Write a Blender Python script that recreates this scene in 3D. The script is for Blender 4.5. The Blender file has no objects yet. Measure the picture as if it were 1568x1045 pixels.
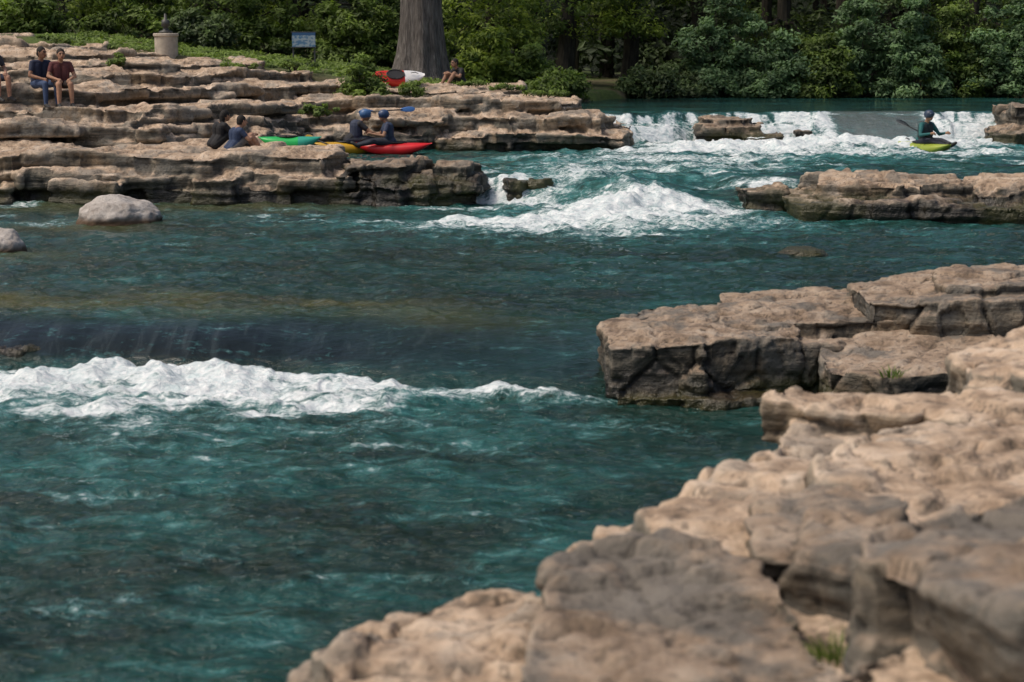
import bpy, math, random
import numpy as np
from mathutils import Vector, Matrix
random.seed(4)
R = np.random.RandomState(7)
scene = bpy.context.scene
COL = scene.collection

# ------------------------------------------------------------ camera
CAMZ = 3.6; F = 60/36*1568; PITCH = math.atan((522.5-70)/F)
cam_d = bpy.data.cameras.new("camera"); cam = bpy.data.objects.new("camera", cam_d); COL.objects.link(cam)
cam.location = (0, 0, CAMZ); cam.rotation_euler = (math.pi/2-PITCH, 0, 0)
cam_d.lens = 60; cam_d.sensor_width = 36; cam_d.clip_end = 2000; cam_d.clip_start = 0.1
cam_d.dof.use_dof = True; cam_d.dof.focus_distance = 32; cam_d.dof.aperture_fstop = 2.2
scene.camera = cam
scene.view_settings.view_transform = 'Standard'; scene.view_settings.look = 'None'; scene.view_settings.exposure = 0

# ------------------------------------------------------------ light
SUN_EL = math.radians(58); SUN_AZ = math.radians(-108)
w = bpy.data.worlds.new("World"); scene.world = w; w.use_nodes = True
nt = w.node_tree; bg = nt.nodes['Background']; sk = nt.nodes.new('ShaderNodeTexSky'); sk.sky_type = 'NISHITA'
sk.sun_disc = False; sk.sun_elevation = SUN_EL; sk.sun_rotation = SUN_AZ; sk.air_density = 1.0; sk.dust_density = 5; sk.ozone_density = .8
nt.links.new(sk.outputs[0], bg.inputs[0]); bg.inputs[1].default_value = 0.115
sd = bpy.data.lights.new("sun", 'SUN'); sun = bpy.data.objects.new("sun", sd); COL.objects.link(sun)
sd.energy = 1.8; sd.angle = math.radians(12); sd.color = (1, .90, .77)
dirv = Vector((math.sin(SUN_AZ)*math.cos(SUN_EL), math.cos(SUN_AZ)*math.cos(SUN_EL), math.sin(SUN_EL)))
sun.rotation_euler = dirv.to_track_quat('Z', 'Y').to_euler()

# ------------------------------------------------------------ numpy noise
perm = R.permutation(256).astype(np.int32); perm = np.concatenate([perm, perm, perm])
G3 = R.normal(size=(256, 3)).astype(np.float32); G3 /= np.linalg.norm(G3, axis=1)[:, None]
J3 = R.rand(256, 3).astype(np.float32)
def perlin(x, y, z):
    x = np.asarray(x, dtype=np.float32); y = np.asarray(y, dtype=np.float32)+0*x; z = np.asarray(z, dtype=np.float32)+0*x
    xi = np.floor(x).astype(np.int32); yi = np.floor(y).astype(np.int32); zi = np.floor(z).astype(np.int32)
    xf = x-xi; yf = y-yi; zf = z-zi
    u = xf*xf*xf*(xf*(xf*6-15)+10); v = yf*yf*yf*(yf*(yf*6-15)+10); ww = zf*zf*zf*(zf*(zf*6-15)+10)
    def g(a, b, c):
        h = perm[perm[perm[(xi+a) & 255]+((yi+b) & 255)]+((zi+c) & 255)]
        gg = G3[h]
        return gg[..., 0]*(xf-a)+gg[..., 1]*(yf-b)+gg[..., 2]*(zf-c)
    x0 = g(0,0,0)*(1-u)+g(1,0,0)*u; x1 = g(0,1,0)*(1-u)+g(1,1,0)*u
    x2 = g(0,0,1)*(1-u)+g(1,0,1)*u; x3 = g(0,1,1)*(1-u)+g(1,1,1)*u
    return 1.6*((x0*(1-v)+x1*v)*(1-ww)+(x2*(1-v)+x3*v)*ww)
def fbm(x, y, z, o=4, gain=.5):
    s = 0; a = 1; f = 1
    for i in range(o):
        s = s+a*perlin(x*f+i*7.3, y*f+i*3.1, z*f+i*5.7); a *= gain; f *= 2.03
    return s
def facets(x, y, z, grad=.45, const=.45):
    """random plane per Voronoi cell (chipped faces) and distance to the nearest joint"""
    x = x.astype(np.float32); y = y.astype(np.float32); z = z.astype(np.float32)
    xi = np.floor(x).astype(np.int32); yi = np.floor(y).astype(np.int32); zi = np.floor(z).astype(np.int32)
    f1 = np.full(x.shape, 9., np.float32); f2 = f1.copy(); pl = np.zeros_like(x)
    for a in (-1, 0, 1):
        for b in (-1, 0, 1):
            for c in (-1, 0, 1):
                h = perm[perm[perm[(xi+a) & 255]+((yi+b) & 255)]+((zi+c) & 255)]; j = J3[h]
                dx = x-(xi+a+j[:, 0]); dy = y-(yi+b+j[:, 1]); dz = z-(zi+c+j[:, 2]); d = dx*dx+dy*dy+dz*dz
                g = G3[(h+91) & 255]; p = grad*(dx*g[:, 0]+dy*g[:, 1]+dz*g[:, 2])+const*g[:, 0]
                m = d < f1; f2 = np.where(m, f1, np.minimum(f2, d)); pl = np.where(m, p, pl); f1 = np.where(m, d, f1)
    return pl, np.sqrt(f2)-np.sqrt(f1)
def sstep(a, b, x):
    t = np.clip((x-a)/(b-a), 0, 1); return t*t*(3-2*t)

# ------------------------------------------------------------ material helpers
class N:
    def __init__(s, name):
        s.m = bpy.data.materials.new(name); s.m.use_nodes = True; s.t = s.m.node_tree
        s.b = s.t.nodes['Principled BSDF']; s.out = s.t.nodes['Material Output']
    def n(s, typ, **k):
        nd = s.t.nodes.new(typ)
        for a, b in k.items(): setattr(nd, a, b)
        return nd
    def l(s, a, b): s.t.links.new(a, b)
    def val(s, inp, v):
        if isinstance(v, (int, float)): inp.default_value = v
        elif isinstance(v, (tuple, list)): inp.default_value = tuple(v)+((1,) if len(v) == 3 and inp.type == 'RGBA' else ())
        else: s.l(v, inp)
    def math(s, op, a, b=0, c=0, clamp=False):
        nd = s.n('ShaderNodeMath', operation=op, use_clamp=clamp); s.val(nd.inputs[0], a); s.val(nd.inputs[1], b); s.val(nd.inputs[2], c)
        return nd.outputs[0]
    def pos(s, scale=(1, 1, 1)):
        g = s.n('ShaderNodeNewGeometry'); v = s.n('ShaderNodeVectorMath', operation='MULTIPLY'); s.l(g.outputs['Position'], v.inputs[0]); v.inputs[1].default_value = scale
        return v.outputs[0]
    def noise(s, vec, scale, detail=5, rough=.55, dist=0):
        nd = s.n('ShaderNodeTexNoise'); s.l(vec, nd.inputs['Vector']); nd.inputs['Scale'].default_value = scale
        nd.inputs['Detail'].default_value = detail; nd.inputs['Roughness'].default_value = rough; nd.inputs['Distortion'].default_value = dist
        return nd.outputs['Fac']
    def ramp(s, fac, stops):
        nd = s.n('ShaderNodeValToRGB'); s.l(fac, nd.inputs[0]); e = nd.color_ramp.elements
        while len(e) < len(stops): e.new(.5)
        for i, (p, c) in enumerate(stops): e[i].position = p; e[i].color = tuple(c)+(1,) if len(c) == 3 else c
        return nd.outputs[0]
    def mix(s, f, a, b, bt='MIX'):
        nd = s.n('ShaderNodeMix', data_type='RGBA', blend_type=bt); s.val(nd.inputs[0], f); s.val(nd.inputs[6], a); s.val(nd.inputs[7], b)
        return nd.outputs[2]
    def mr(s, x, a, b, c=0, d=1):
        nd = s.n('ShaderNodeMapRange', interpolation_type='SMOOTHSTEP'); s.val(nd.inputs[0], x)
        for i, v in enumerate((a, b, c, d)): s.val(nd.inputs[i+1], v)
        return nd.outputs[0]
    def bump(s, h, strength=.5, dist=.05, nrm=None):
        nd = s.n('ShaderNodeBump'); nd.inputs['Strength'].default_value = strength; nd.inputs['Distance'].default_value = dist; s.l(h, nd.inputs['Height'])
        if nrm is not None: s.l(nrm, nd.inputs['Normal'])
        return nd.outputs[0]

def simple(name, col, rough=.6, var=.25, sc=6, metallic=0):
    k = N(name); f = k.noise(k.pos(), sc, 3)
    c = k.ramp(f, [(.3, [a*(1-var) for a in col]), (.7, [min(1, a*(1+var)) for a in col])])
    k.l(c, k.b.inputs['Base Color']); k.b.inputs['Roughness'].default_value = rough; k.b.inputs['Metallic'].default_value = metallic
    k.l(k.bump(f, .2, .02), k.b.inputs['Normal'])
    return k.m

def rock_mat(name, wet=0.3, tone=1.0, warm=1.0, topc=1.0, fine=1.0, algae=1.0, grey=0.0, bmp=.85, crev=.8):
    k = N(name); P = k.pos(); PS = k.pos((.6, .6, 5))
    n1 = k.noise(P, .7, 3); n2 = k.noise(P, 3.2*fine, 6, .68, .3); n3 = k.noise(PS, 1.4, 5, .62, .5); n4 = k.noise(P, 17*fine, 3, .6)
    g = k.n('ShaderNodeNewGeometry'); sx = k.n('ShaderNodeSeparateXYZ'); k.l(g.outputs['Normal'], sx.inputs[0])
    sp = k.n('ShaderNodeSeparateXYZ'); k.l(g.outputs['Position'], sp.inputs[0])
    t = tone
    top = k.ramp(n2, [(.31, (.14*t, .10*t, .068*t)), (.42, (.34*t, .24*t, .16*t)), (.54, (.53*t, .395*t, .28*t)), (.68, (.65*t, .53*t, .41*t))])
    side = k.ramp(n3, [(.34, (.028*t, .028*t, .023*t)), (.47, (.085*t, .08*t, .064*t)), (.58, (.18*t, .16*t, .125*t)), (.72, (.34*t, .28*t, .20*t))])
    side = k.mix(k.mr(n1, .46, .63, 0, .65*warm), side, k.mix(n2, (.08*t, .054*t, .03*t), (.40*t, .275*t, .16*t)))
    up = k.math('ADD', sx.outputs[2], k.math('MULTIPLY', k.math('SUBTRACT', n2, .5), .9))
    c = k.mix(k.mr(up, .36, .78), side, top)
    lich = k.noise(P, 1.3, 5, .66)
    c = k.mix(k.mr(lich, .50-.12*grey, .62-.1*grey, 0, min(.9, .68/topc)), c, k.mix(n2, (.08*t, .08*t, .068*t), (.28*t, .265*t, .235*t)))
    c = k.mix(k.mr(n4, .34, .46, .55, 0), c, (.045, .038, .03))
    # darker in concave creases, paler on convex edges
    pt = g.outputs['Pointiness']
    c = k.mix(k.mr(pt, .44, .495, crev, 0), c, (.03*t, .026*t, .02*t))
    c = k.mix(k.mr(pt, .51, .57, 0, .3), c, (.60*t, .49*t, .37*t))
    wz = k.math('ADD', sp.outputs[2], k.math('MULTIPLY', k.math('SUBTRACT', n2, .5), .6))
    wf = k.mr(wz, wet, wet+.30, 1, 0)
    wc = k.mix(k.mr(n1, .42, .58, 0, .8*algae), k.mix(1.0, c, (.16, .16, .14), 'MULTIPLY'), k.mix(n2, (.014, .017, .005), (.085, .08, .017)))
    c = k.mix(wf, c, wc)
    k.l(c, k.b.inputs['Base Color']); k.l(k.mr(wf, 0, 1, .85, .35), k.b.inputs['Roughness'])
    hh = k.math('ADD', k.math('MULTIPLY', n3, .7), k.math('ADD', n2, k.math('MULTIPLY', n4, .3)))
    k.l(k.bump(hh, bmp, .09), k.b.inputs['Normal'])
    return k.m

# ------------------------------------------------------------ mesh helpers
def mesh_np(name, V, Fq, smooth=True, mats=()):
    me = bpy.data.meshes.new(name); V = np.asarray(V, dtype=np.float32); Fq = np.asarray(Fq, dtype=np.int32)
    k = Fq.shape[1]
    me.vertices.add(len(V)); me.vertices.foreach_set('co', V.ravel())
    me.loops.add(Fq.size); me.loops.foreach_set('vertex_index', Fq.ravel())
    me.polygons.add(len(Fq)); me.polygons.foreach_set('loop_start', np.arange(0, Fq.size, k, dtype=np.int32))
    me.update(calc_edges=True)
    me.polygons.foreach_set('use_smooth', np.full(len(Fq), smooth))
    for m in mats: me.materials.append(m)
    return me
def add(name, me, parent=None, loc=None, rotz=None):
    o = bpy.data.objects.new(name, me); COL.objects.link(o)
    if parent: o.parent = parent
    if loc is not None: o.location = loc
    if rotz is not None: o.rotation_euler = (0, 0, rotz)
    return o
def empty(name, loc=(0, 0, 0), rotz=0):
    o = bpy.data.objects.new(name, None); COL.objects.link(o); o.location = loc; o.rotation_euler = (0, 0, rotz); return o
def attr(me, name, arr):
    a = me.attributes.new(name, 'FLOAT', 'POINT'); a.data.foreach_set('value', np.asarray(arr, dtype=np.float32))

def voxelize(V, Fs, voxel, smooth=2):
    me = bpy.data.meshes.new('tmp'); me.from_pydata([tuple(v) for v in V], [], Fs); me.update()
    o = bpy.data.objects.new('tmp', me); COL.objects.link(o)
    m = o.modifiers.new('r', 'REMESH'); m.mode = 'VOXEL'; m.voxel_size = voxel
    if smooth:
        s = o.modifiers.new('s', 'SMOOTH'); s.factor = .5; s.iterations = smooth
    dg = bpy.context.evaluated_depsgraph_get(); dg.update()
    out = bpy.data.meshes.new_from_object(o.evaluated_get(dg))
    bpy.data.objects.remove(o); bpy.data.meshes.remove(me)
    return out

def jag(poly, amp, step, seed):
    r = random.Random(seed); out = []
    n = len(poly)
    for i in range(n):
        a = Vector(poly[i]); b = Vector(poly[(i+1) % n]); L = (b-a).length; d = (b-a)/max(L, 1e-6); nr = Vector((d.y, -d.x))
        t = r.uniform(.1, .4)*step
        out.append(a+Vector((r.uniform(-1, 1), r.uniform(-1, 1)))*amp*.5)
        st = step
        while t < L-.15*step:
            o1 = r.uniform(-amp, amp)*(1.8 if r.random() < .2 else 1); seg = r.uniform(.4, 2.2)*st
            out.append(a+d*t+nr*o1)
            t2 = min(t+seg, L-.1*step)
            if t2 > t+.1*step: out.append(a+d*t2+nr*(o1+r.uniform(-.4, .4)*amp))
            t = t2+.08*step
    return out
def prism(VF, poly, z0, z1, gx=0, gy=0):
    V, Fs = VF; b = len(V); n = len(poly); cx = sum(p[0] for p in poly)/n; cy = sum(p[1] for p in poly)/n
    for p in poly: V.append((p[0], p[1], z0))
    for p in poly: V.append((p[0], p[1], z1+gx*(p[0]-cx)+gy*(p[1]-cy)))
    Fs.append(tuple(range(b+n-1, b-1, -1))); Fs.append(tuple(range(b+n, b+2*n)))
    for i in range(n):
        j = (i+1) % n; Fs.append((b+i, b+j, b+n+j, b+n+i))
def stack(VF, poly, z0, z1, layers, amp, step, seed, inset=.0, gx=0, gy=0):
    """a limestone ledge made of several bedding layers, each with its own broken edge"""
    r = random.Random(seed*13+1); zs = [0]+sorted(r.uniform(.15, .9) for _ in range(layers-1))+[1]
    n = len(poly); c = Vector((sum(p[0] for p in poly)/n, sum(p[1] for p in poly)/n))
    for i in range(layers):
        off = r.uniform(-.5, 1)*amp*.8+inset*i
        pl = []
        for p in poly:
            d = (c-Vector(p)); d.normalize(); pl.append(Vector(p)+d*off)
        lo = z0+(z1-z0)*zs[i]-.06; hi = z0+(z1-z0)*zs[i+1]
        top = (i == layers-1)
        prism(VF, jag(pl, amp, step, seed*31+i), lo, hi, gx if top else 0, gy if top else 0)
def rock(name, VF, voxel, mat, A=.05, B=.04, C=.013, smooth=1, fr=1.0, groove=.035, fac=.07, plate=1.0, zc=.7):
    me = voxelize(VF[0], VF[1], voxel, smooth)
    n = len(me.vertices); co = np.empty(n*3, np.float32); me.vertices.foreach_get('co', co); co = co.reshape(-1, 3)
    nr = np.empty(n*3, np.float32); me.vertices.foreach_get('normal', nr); nr = nr.reshape(-1, 3)
    x, y, z = co.T*fr
    wq = .18*fbm(x*.8, y*.8, z*.8, 2)
    side = 1-np.abs(nr[:, 2]); topm = np.clip(nr[:, 2], 0, 1)
    p1, j1 = facets((x+wq)*1.1, (y+wq)*1.1, z*zc+wq)           # tall joint-bounded blocks
    p2, j2 = facets((x+wq)*2.6+7, (y-wq)*2.6, z*3.2+wq)         # chips
    sc = 1/fr**.5
    d = A*(.4+.6*side)*fbm(x*.6, y*.6, z*1.0, 2)+C*fbm(x*7, y*7, z*9, 3)
    d += sc*(fac*p1*(.15+.85*side)+fac*.6*p2*(.2+.8*side))
    d -= sc*groove*(.45+.55*side)*np.exp(-(j1/.045)**2)
    d += B*side*(.55*np.tanh(6*perlin(x*.3+3, y*.3, z*6.0))+.35*np.tanh(5*perlin(x*.7, y*.7, z*14)))
    q = .085/fr; h = fbm(x*.38+9, y*.75+4, z*0, 4)*.26/fr+p1*.05; hq = np.floor(h/q)*q+q*sstep(.82, 1, (h/q) % 1)
    co += nr*d[:, None]; co[:, 2] += (hq*.8*plate+.014*fbm(x*2.5, y*2.5, z, 2))*topm
    me.vertices.foreach_set('co', co.ravel()); me.update()
    me.polygons.foreach_set('use_smooth', np.full(len(me.polygons), True))
    me.materials.clear(); me.materials.append(mat)
    me.name = name
    return add(name, me)

def tubes():
    return ([], [])
def tube(VF, pts, rad, seg=8, fl=0, ph=0):
    V, Fs = VF; base = len(V); pts = [Vector(p) for p in pts]
    for i, p in enumerate(pts):
        t = (pts[min(i+1, len(pts)-1)]-pts[max(i-1, 0)]).normalized()
        a = t.orthogonal().normalized() if abs(t.z) < .9 else (Vector((1, 0, 0))-t*t.x).normalized()
        b = t.cross(a)
        for s in range(seg):
            th = 2*math.pi*s/seg
            f = fl[i] if isinstance(fl, list) else fl
            rr = rad[i]*(1+f*(math.cos(5*th+ph+.4*i*.2)*.6+.4*math.cos(9*th+1.3)))
            V.append(tuple(p+(a*math.cos(th)+b*math.sin(th))*rr))
    for i in range(len(pts)-1):
        for s in range(seg):
            Fs.append((base+i*seg+s, base+i*seg+(s+1) % seg, base+(i+1)*seg+(s+1) % seg, base+(i+1)*seg+s))
    Fs.append(tuple(range(base+seg-1, base-1, -1))); Fs.append(tuple(range(base+(len(pts)-1)*seg, base+len(pts)*seg)))
def pyd(name, VF, mats, smooth=True):
    me = bpy.data.meshes.new(name); me.from_pydata([tuple(v) for v in VF[0]], [], VF[1]); me.update()
    me.polygons.foreach_set('use_smooth', np.full(len(me.polygons), smooth))
    for m in mats: me.materials.append(m)
    return me

# ------------------------------------------------------------ WATER
def water_height(X, Y):
    b3 = np.interp(X, [-12, -6, -4, -2.4, -1.2, 1, 3, 5], [19.2, 18.8, 18.6, 18.5, 17.8, 17.3, 17.6, 18.0])+.22*perlin(X*.8, 0*X, 0*X)+.06*perlin(X*2.6, 0*X, 0*X)
    w3 = np.interp(X, [-8, -3, -1.5, 1], [1.45, 1.7, 2.7, 3.6])+.25*perlin(X*.6+7, 0*X, 0*X)
    ex = np.interp(X, [-8, -2.5, 0], [2.0, 2.0, 1.7])
    t3 = np.clip((Y-b3)/w3, 0, 1); z = .45*(1-(1-t3)**ex)
    b2 = np.interp(X, [-6, -.7, .1, .6, 1.5, 2.4, 4.2, 4.8, 12], [35.2, 34.5, 34.1, 33.6, 32.4, 31.8, 33.0, 33.2, 33.2])
    w2 = np.interp(X, [-6, .0, 1.0, 4.0, 4.6, 12], [.8, .9, 3.0, 3.2, 1.0, .8])
    t2 = np.clip((Y-b2)/w2, 0, 1); z = z+.5*(t2*t2*(3-2*t2)*.5+.5*(1-(1-t2)**2))
    b1 = np.interp(X, [0, 3.2, 5, 8.4, 8.9, 11.8, 12.3, 20], [46.4, 46.0, 47.0, 47.4, 47.1, 47.1, 47.6, 48])+.2*perlin(X*1.3, 0*X+5, 0*X)
    w1 = np.interp(X, [0, 8.4, 8.9, 11.8, 12.2, 20], [.5, .5, 2.4, 2.4, .5, .5])
    t1 = np.clip((Y-b1)/w1, 0, 1)
    s1 = 1-(1-t1)**1.6
    stepm = sstep(8.9, 8.2, X)+sstep(11.8, 12.4, X)
    t1b = np.clip((Y-b1-1.0)/.3, 0, 1)
    z = z+.8*(s1*(1-stepm)+stepm*(.6*s1+.4*t1b))
    return z, b3, b2, b1, t3, t2, t1, stepm, t1b
def water():
    ys = [4.0]
    while ys[-1] < 76: ys.append(ys[-1]+max(.012, .0021*ys[-1]))
    ys = np.array(ys); nx = 760; u = np.linspace(-1, 1, nx)
    Y = np.repeat(ys[:, None], nx, 1); X = u[None, :]*(Y*.36+2.5)
    X = X.astype(np.float32); Y = Y.astype(np.float32)
    z, b3, b2, b1, t3, t2, t1, stepm, t1b = water_height(X, Y)
    wx = X+.4*perlin(X*.5, Y*.5, 0*X)+.25*perlin(X*1.7, Y*1.7, 0*X); wy = Y+.4*perlin(X*.5+9, Y*.5, 0*X)+.25*perlin(X*1.7+5, Y*1.7, 0*X)
    foam = np.zeros_like(X); h = np.zeros_like(X); aer = np.zeros_like(X)
    d3 = b3-Y
    along = np.interp(X, [-8, -5, -2.2, -1.5, -.9, .2, .8, 1.3], [.9, 1, 1, .85, .68, .8, .74, .3])*(.9+.35*perlin(X*1.1, Y*.25, 0*X))
    wid = np.interp(X, [-8, -4, -2.4, -1.4, -.4, 1], [1.4, 1.8, 2.1, .9, .38, .3])
    nz = fbm(X*1.1, Y*1.6, 0*X, 4)
    f3 = np.exp(-np.clip((d3-wid*.36+.4*nz*wid)/wid, -9, 9)**2*2.2)*along
    f3 *= sstep(-.12, .14, d3+.14*perlin(X*3, Y*3, 0*X))
    foam += 1.0*f3; h += .16*f3*along*np.exp(-np.clip(d3-.5, 0, 9)*1.2)*(1+.8*perlin(X*1.2, Y*.3, 0*X))
    tail = np.exp(-np.clip(d3-1.0, 0, 99)/1.9)*sstep(0, .6, d3)*np.interp(X, [-8, -3, -1.6, -.2, .8], [.95, .88, .6, .15, .05])
    foam += tail*sstep(-.45, .55, fbm(X*.9+3, Y*1.9, 0*X, 4))
    aer += np.exp(-np.clip(d3, 0, 99)/5.5)*sstep(-.1, .4, d3)*np.interp(X, [-8, -1, 1.2, 3], [1.1, .7, .1, 0])
    def blob(cx, cy, rx, ry, a, hh, rot=0, ar=1.7):
        nonlocal foam, h, aer
        dx = wx-cx; dy = wy-cy; c, s = math.cos(rot), math.sin(rot)
        q = ((dx*c+dy*s)/rx)**2+((-dx*s+dy*c)/ry)**2
        e = np.exp(-q); foam += a*e; h += hh*e; aer += np.exp(-q/(ar*ar))*.5
    # middle chute
    blob(1.9, 32.1, 1.1, .9, 1.05, .20); blob(1.2, 31.0, 1.3, .9, .8, .12); blob(3.1, 32.7, 1.4, .5, .9, .14, .2)
    blob(4.1, 32.2, 1.0, .4, .85, .08); blob(.6, 33.8, .5, 1.2, .7, .06, -.5); blob(-.6, 30.2, 1.7, 1.1, .6, .03); blob(1.0, 29.3, 2.0, 1.3, .6, .04)
    blob(2.5, 33.6, .9, .6, .6, .14); blob(.9, 36.6, 1.7, .9, .5, .05); blob(-.6, 33.3, 1.3, .4, .8, .03); blob(1.6, 35.2, 1.0, .7, .6, .1)
    blob(3.6, 30.4, 2.0, 1.1, .5, 0.03); blob(2.7, 38.5, 2.2, 1.4, .5, .06); blob(5.0, 39.5, 2.4, 1.0, .6, .06); blob(1.0, 40.5, 2.0, .9, .55, .04)
    blob(3.5, 36.3, 1.6, .9, .5, .06); blob(5.4, 36.8, 1.8, .9, .45, .05)
    # far wave train below the slide
    blob(7.6, 44.2, 2.8, 1.4, 1.05, .20, .12); blob(5.6, 43.2, 2.0, 1.1, .85, .12, .2); blob(10.0, 44.6, 2.0, 1.1, 1.0, .12)
    blob(9.6, 45.8, 2.2, .7, .9, .03); blob(12.5, 46.0, 1.4, 1.4, .85, .1); blob(4.2, 44.7, 1.4, .9, .9, .05); blob(7.6, 41.6, 3.0, 1.2, .65, .06)
    blob(11.2, 41.8, 2.2, 1.1, .6, .05); blob(3.4, 42.2, 2, .9, .6, .05); blob(6.2, 46.3, 2.2, .6, .9, .05)
    # falls
    fall = stepm*(sstep(.0, .15, t1)*sstep(1, .9, t1)+sstep(0, .1, t1b)*sstep(1, .92, t1b))
    shelf = stepm*sstep(.95, 1, t1)*sstep(.05, 0, t1b)
    fallm = .72+.75*fbm(X*3.4, Y*.3, 0*X, 3)
    foam += fall*fallm*1.25+shelf*(.6+.6*fbm(X*2, Y*1.4, 0*X, 3))
    chute = (1-stepm)*sstep(.0, .12, t1)*sstep(1, .85, t1)
    foam += chute*(.95*np.exp(-((X-8.8-.1*perlin(Y*2, 0*X, 0*X))/.25)**2)+.95*np.exp(-((X-11.85)/.3)**2)+.3*sstep(.25, 0, t1))
    fall2 = sstep(0, .1, t2)*sstep(1, .9, t2)*(sstep(.5, .1, X)+sstep(4.4, 4.8, X))
    foam += fall2*(.8+.9*fbm(X*4, Y*.4, 0*X, 2))
    calm = sstep(48.3, 49.2, Y)*(1-chute)
    strk = sstep(.25, .85, fbm(X*.55+2, Y*1.3, 0*X, 4)); foam += (.26+.30*sstep(24, 36, Y))*strk*(1-calm)*(1-sstep(.0, .4, t3)*sstep(28, 22, Y)*.7)
    z += h*(1+.6*fbm(X*1.6, Y*2.0, 0*X, 3))
    ch = (1-.9*calm)*(1+.6*np.clip(aer, 0, 1))
    slide = sstep(.02, .25, t3)*sstep(1, .6, t3)
    amp = ch*(1-.88*slide)*(1-.85*chute)*np.interp(Y, [4, 12, 25, 45, 60], [.7, .85, 1.05, 1.25, .8])
    sw = X*.30+Y*.95; cw = X*.95-Y*.30
    lod = np.interp(Y, [4, 25, 45], [1, .7, 0])
    wv = .038*perlin(cw*.5, sw*.9, 0*X)+.034*perlin(cw*1.1, sw*2.1, 0*X+3)+.034*perlin(cw*2.3, sw*4.3, 0*X+6)+lod*(.020*perlin(cw*5, sw*8.5, 0*X+9)+.009*perlin(cw*10, sw*15, 0*X+9))
    rg = 1-np.abs(perlin(cw*.8+30, sw*1.7, 0*X)); wv += .04*(rg**3-.4)
    z += wv*amp
    # standing ripples bent along the tongue that runs toward the block on the right
    z += slide*sstep(-3.5, 0, X)*(.020*perlin((X+Y)*.5, (Y-.45*X)*4.2, 0*X)+.010*perlin((X+Y)*1.3, (Y-.45*X)*9, 0*X))
    z += .009*slide*sstep(0, -3, X)*perlin(cw*2.5, sw*.5, 0*X)
    ff = np.clip(foam, 0, 1)
    z += ff*(.06*fbm(X*2.6, Y*3.0, 0*X, 4)+.03*np.abs(perlin(X*9, Y*9, 0*X)))*(1-.7*chute)*np.where(fall > .1, .4, 1)
    olive = np.exp(-((Y-b3-2.3+.5*perlin(X*.6, Y*.8, 0*X))/.8)**2)*np.interp(X, [-7, -4, -1, 1], [1, .9, .6, .1])*(.7+.9*fbm(X*.5, Y*1.5, 0*X, 3))
    olive += np.exp(-((Y-33.6)/1.0)**2)*sstep(-1.5, -5, X)*.6
    olive += .6*np.exp(-((X+7.6)/1.3)**2-((Y-29.9)/.9)**2)+.6*np.exp(-((X+7.7)/1.0)**2-((Y-25.8)/.6)**2)
    aer += .10*sstep(24, 34, Y)*sstep(-4, 1, X)+sstep(34, 37, Y)*.15*(1-calm)
    dark = slide*np.interp(X, [-6, -3, -1, 1], [1, 1, .65, .5])*sstep(1., .5, t3)
    sub = sstep(-.1, .5, fbm(X*.35+11, Y*.7, 0*X, 4))*np.exp(-((Y-25)/6)**2)*sstep(4, 0, X)*.9+sstep(.15, .6, fbm(X*.6+4, Y*1.1, 0*X, 3))*sstep(16, 13, Y)*.6
    ny = len(ys); idx = np.arange(ny*nx).reshape(ny, nx)
    Q = np.stack([idx[:-1, :-1], idx[:-1, 1:], idx[1:, 1:], idx[1:, :-1]], -1).reshape(-1, 4)
    me = mesh_np('river_water', np.stack([X, Y, z], -1).reshape(-1, 3), Q)
    attr(me, 'foam', foam.ravel()); attr(me, 'aer', np.clip(aer, 0, 1.1).ravel()); attr(me, 'olive', np.clip(olive, 0, 1).ravel()); attr(me, 'dark', dark.ravel())
    attr(me, 'chute', np.clip(chute, 0, 1).ravel()); attr(me, 'sub', np.clip(sub, 0, 1).ravel())
    k = N('river_water')
    def A(n):
        a = k.n('ShaderNodeAttribute', attribute_name=n); return a.outputs['Fac']
    PR = k.pos((.75, 1.5, 1))
    n1 = k.noise(PR, .45, 4, .6, .6); n2 = k.noise(PR, 2.4, 6, .66, .8); n3 = k.noise(k.pos((1, 1.6, 1)), 7, 5, .68, 1.0); n5 = k.noise(k.pos((3.0, .5, .5)), 1.6, 4, .6, .8)
    deep = k.ramp(n1, [(.36, (.004, .018, .011)), (.5, (.006, .036, .027)), (.66, (.011, .058, .052))])
    teal = k.ramp(n2, [(.34, (.005, .042, .033)), (.48, (.013, .10, .090)), (.60, (.038, .185, .175)), (.74, (.12, .33, .32))])
    af = k.math('ADD', k.math('MULTIPLY', A('aer'), .85), k.math('ADD', k.math('MULTIPLY', k.math('SUBTRACT', n2, .5), 1.3), k.math('MULTIPLY', k.math('SUBTRACT', n1, .53), 1.6)))
    af = k.math('SUBTRACT', af, k.math('MULTIPLY', A('sub'), .5), clamp=True)
    c = k.mix(af, deep, teal)
    c = k.mix(k.math('MULTIPLY', A('sub'), .6), c, k.mix(n2, (.002, .010, .006), (.02, .035, .018)))
    c = k.mix(k.math('MULTIPLY', A('olive'), .85), c, k.mix(n2, (.018, .026, .006), (.17, .15, .038)))
    c = k.mix(k.math('MULTIPLY', A('dark'), .95), c, k.ramp(n5, [(.36, (.002, .004, .004)), (.55, (.008, .013, .014)), (.74, (.035, .046, .048))]))
    c = k.mix(k.math('MULTIPLY', A('chute'), .8), c, k.mix(n5, (.06, .09, .09), (.22, .25, .25)))
    lace = k.math('SUBTRACT', 1, k.math('MULTIPLY', k.math('ABSOLUTE', k.math('SUBTRACT', k.noise(k.pos((1, 1.5, 1)), 3.4, 4, .6, 1.6), .5)), 14), clamp=True)
    fo = k.math('ADD', A('foam'), k.math('MULTIPLY', k.math('SUBTRACT', n3, .5), 1.6))
    fo = k.math('ADD', fo, k.math('MULTIPLY', k.math('SUBTRACT', n2, .5), 1.5))
    fo = k.math('ADD', fo, k.math('MULTIPLY', k.math('MULTIPLY', lace, A('foam')), .30))
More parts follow.
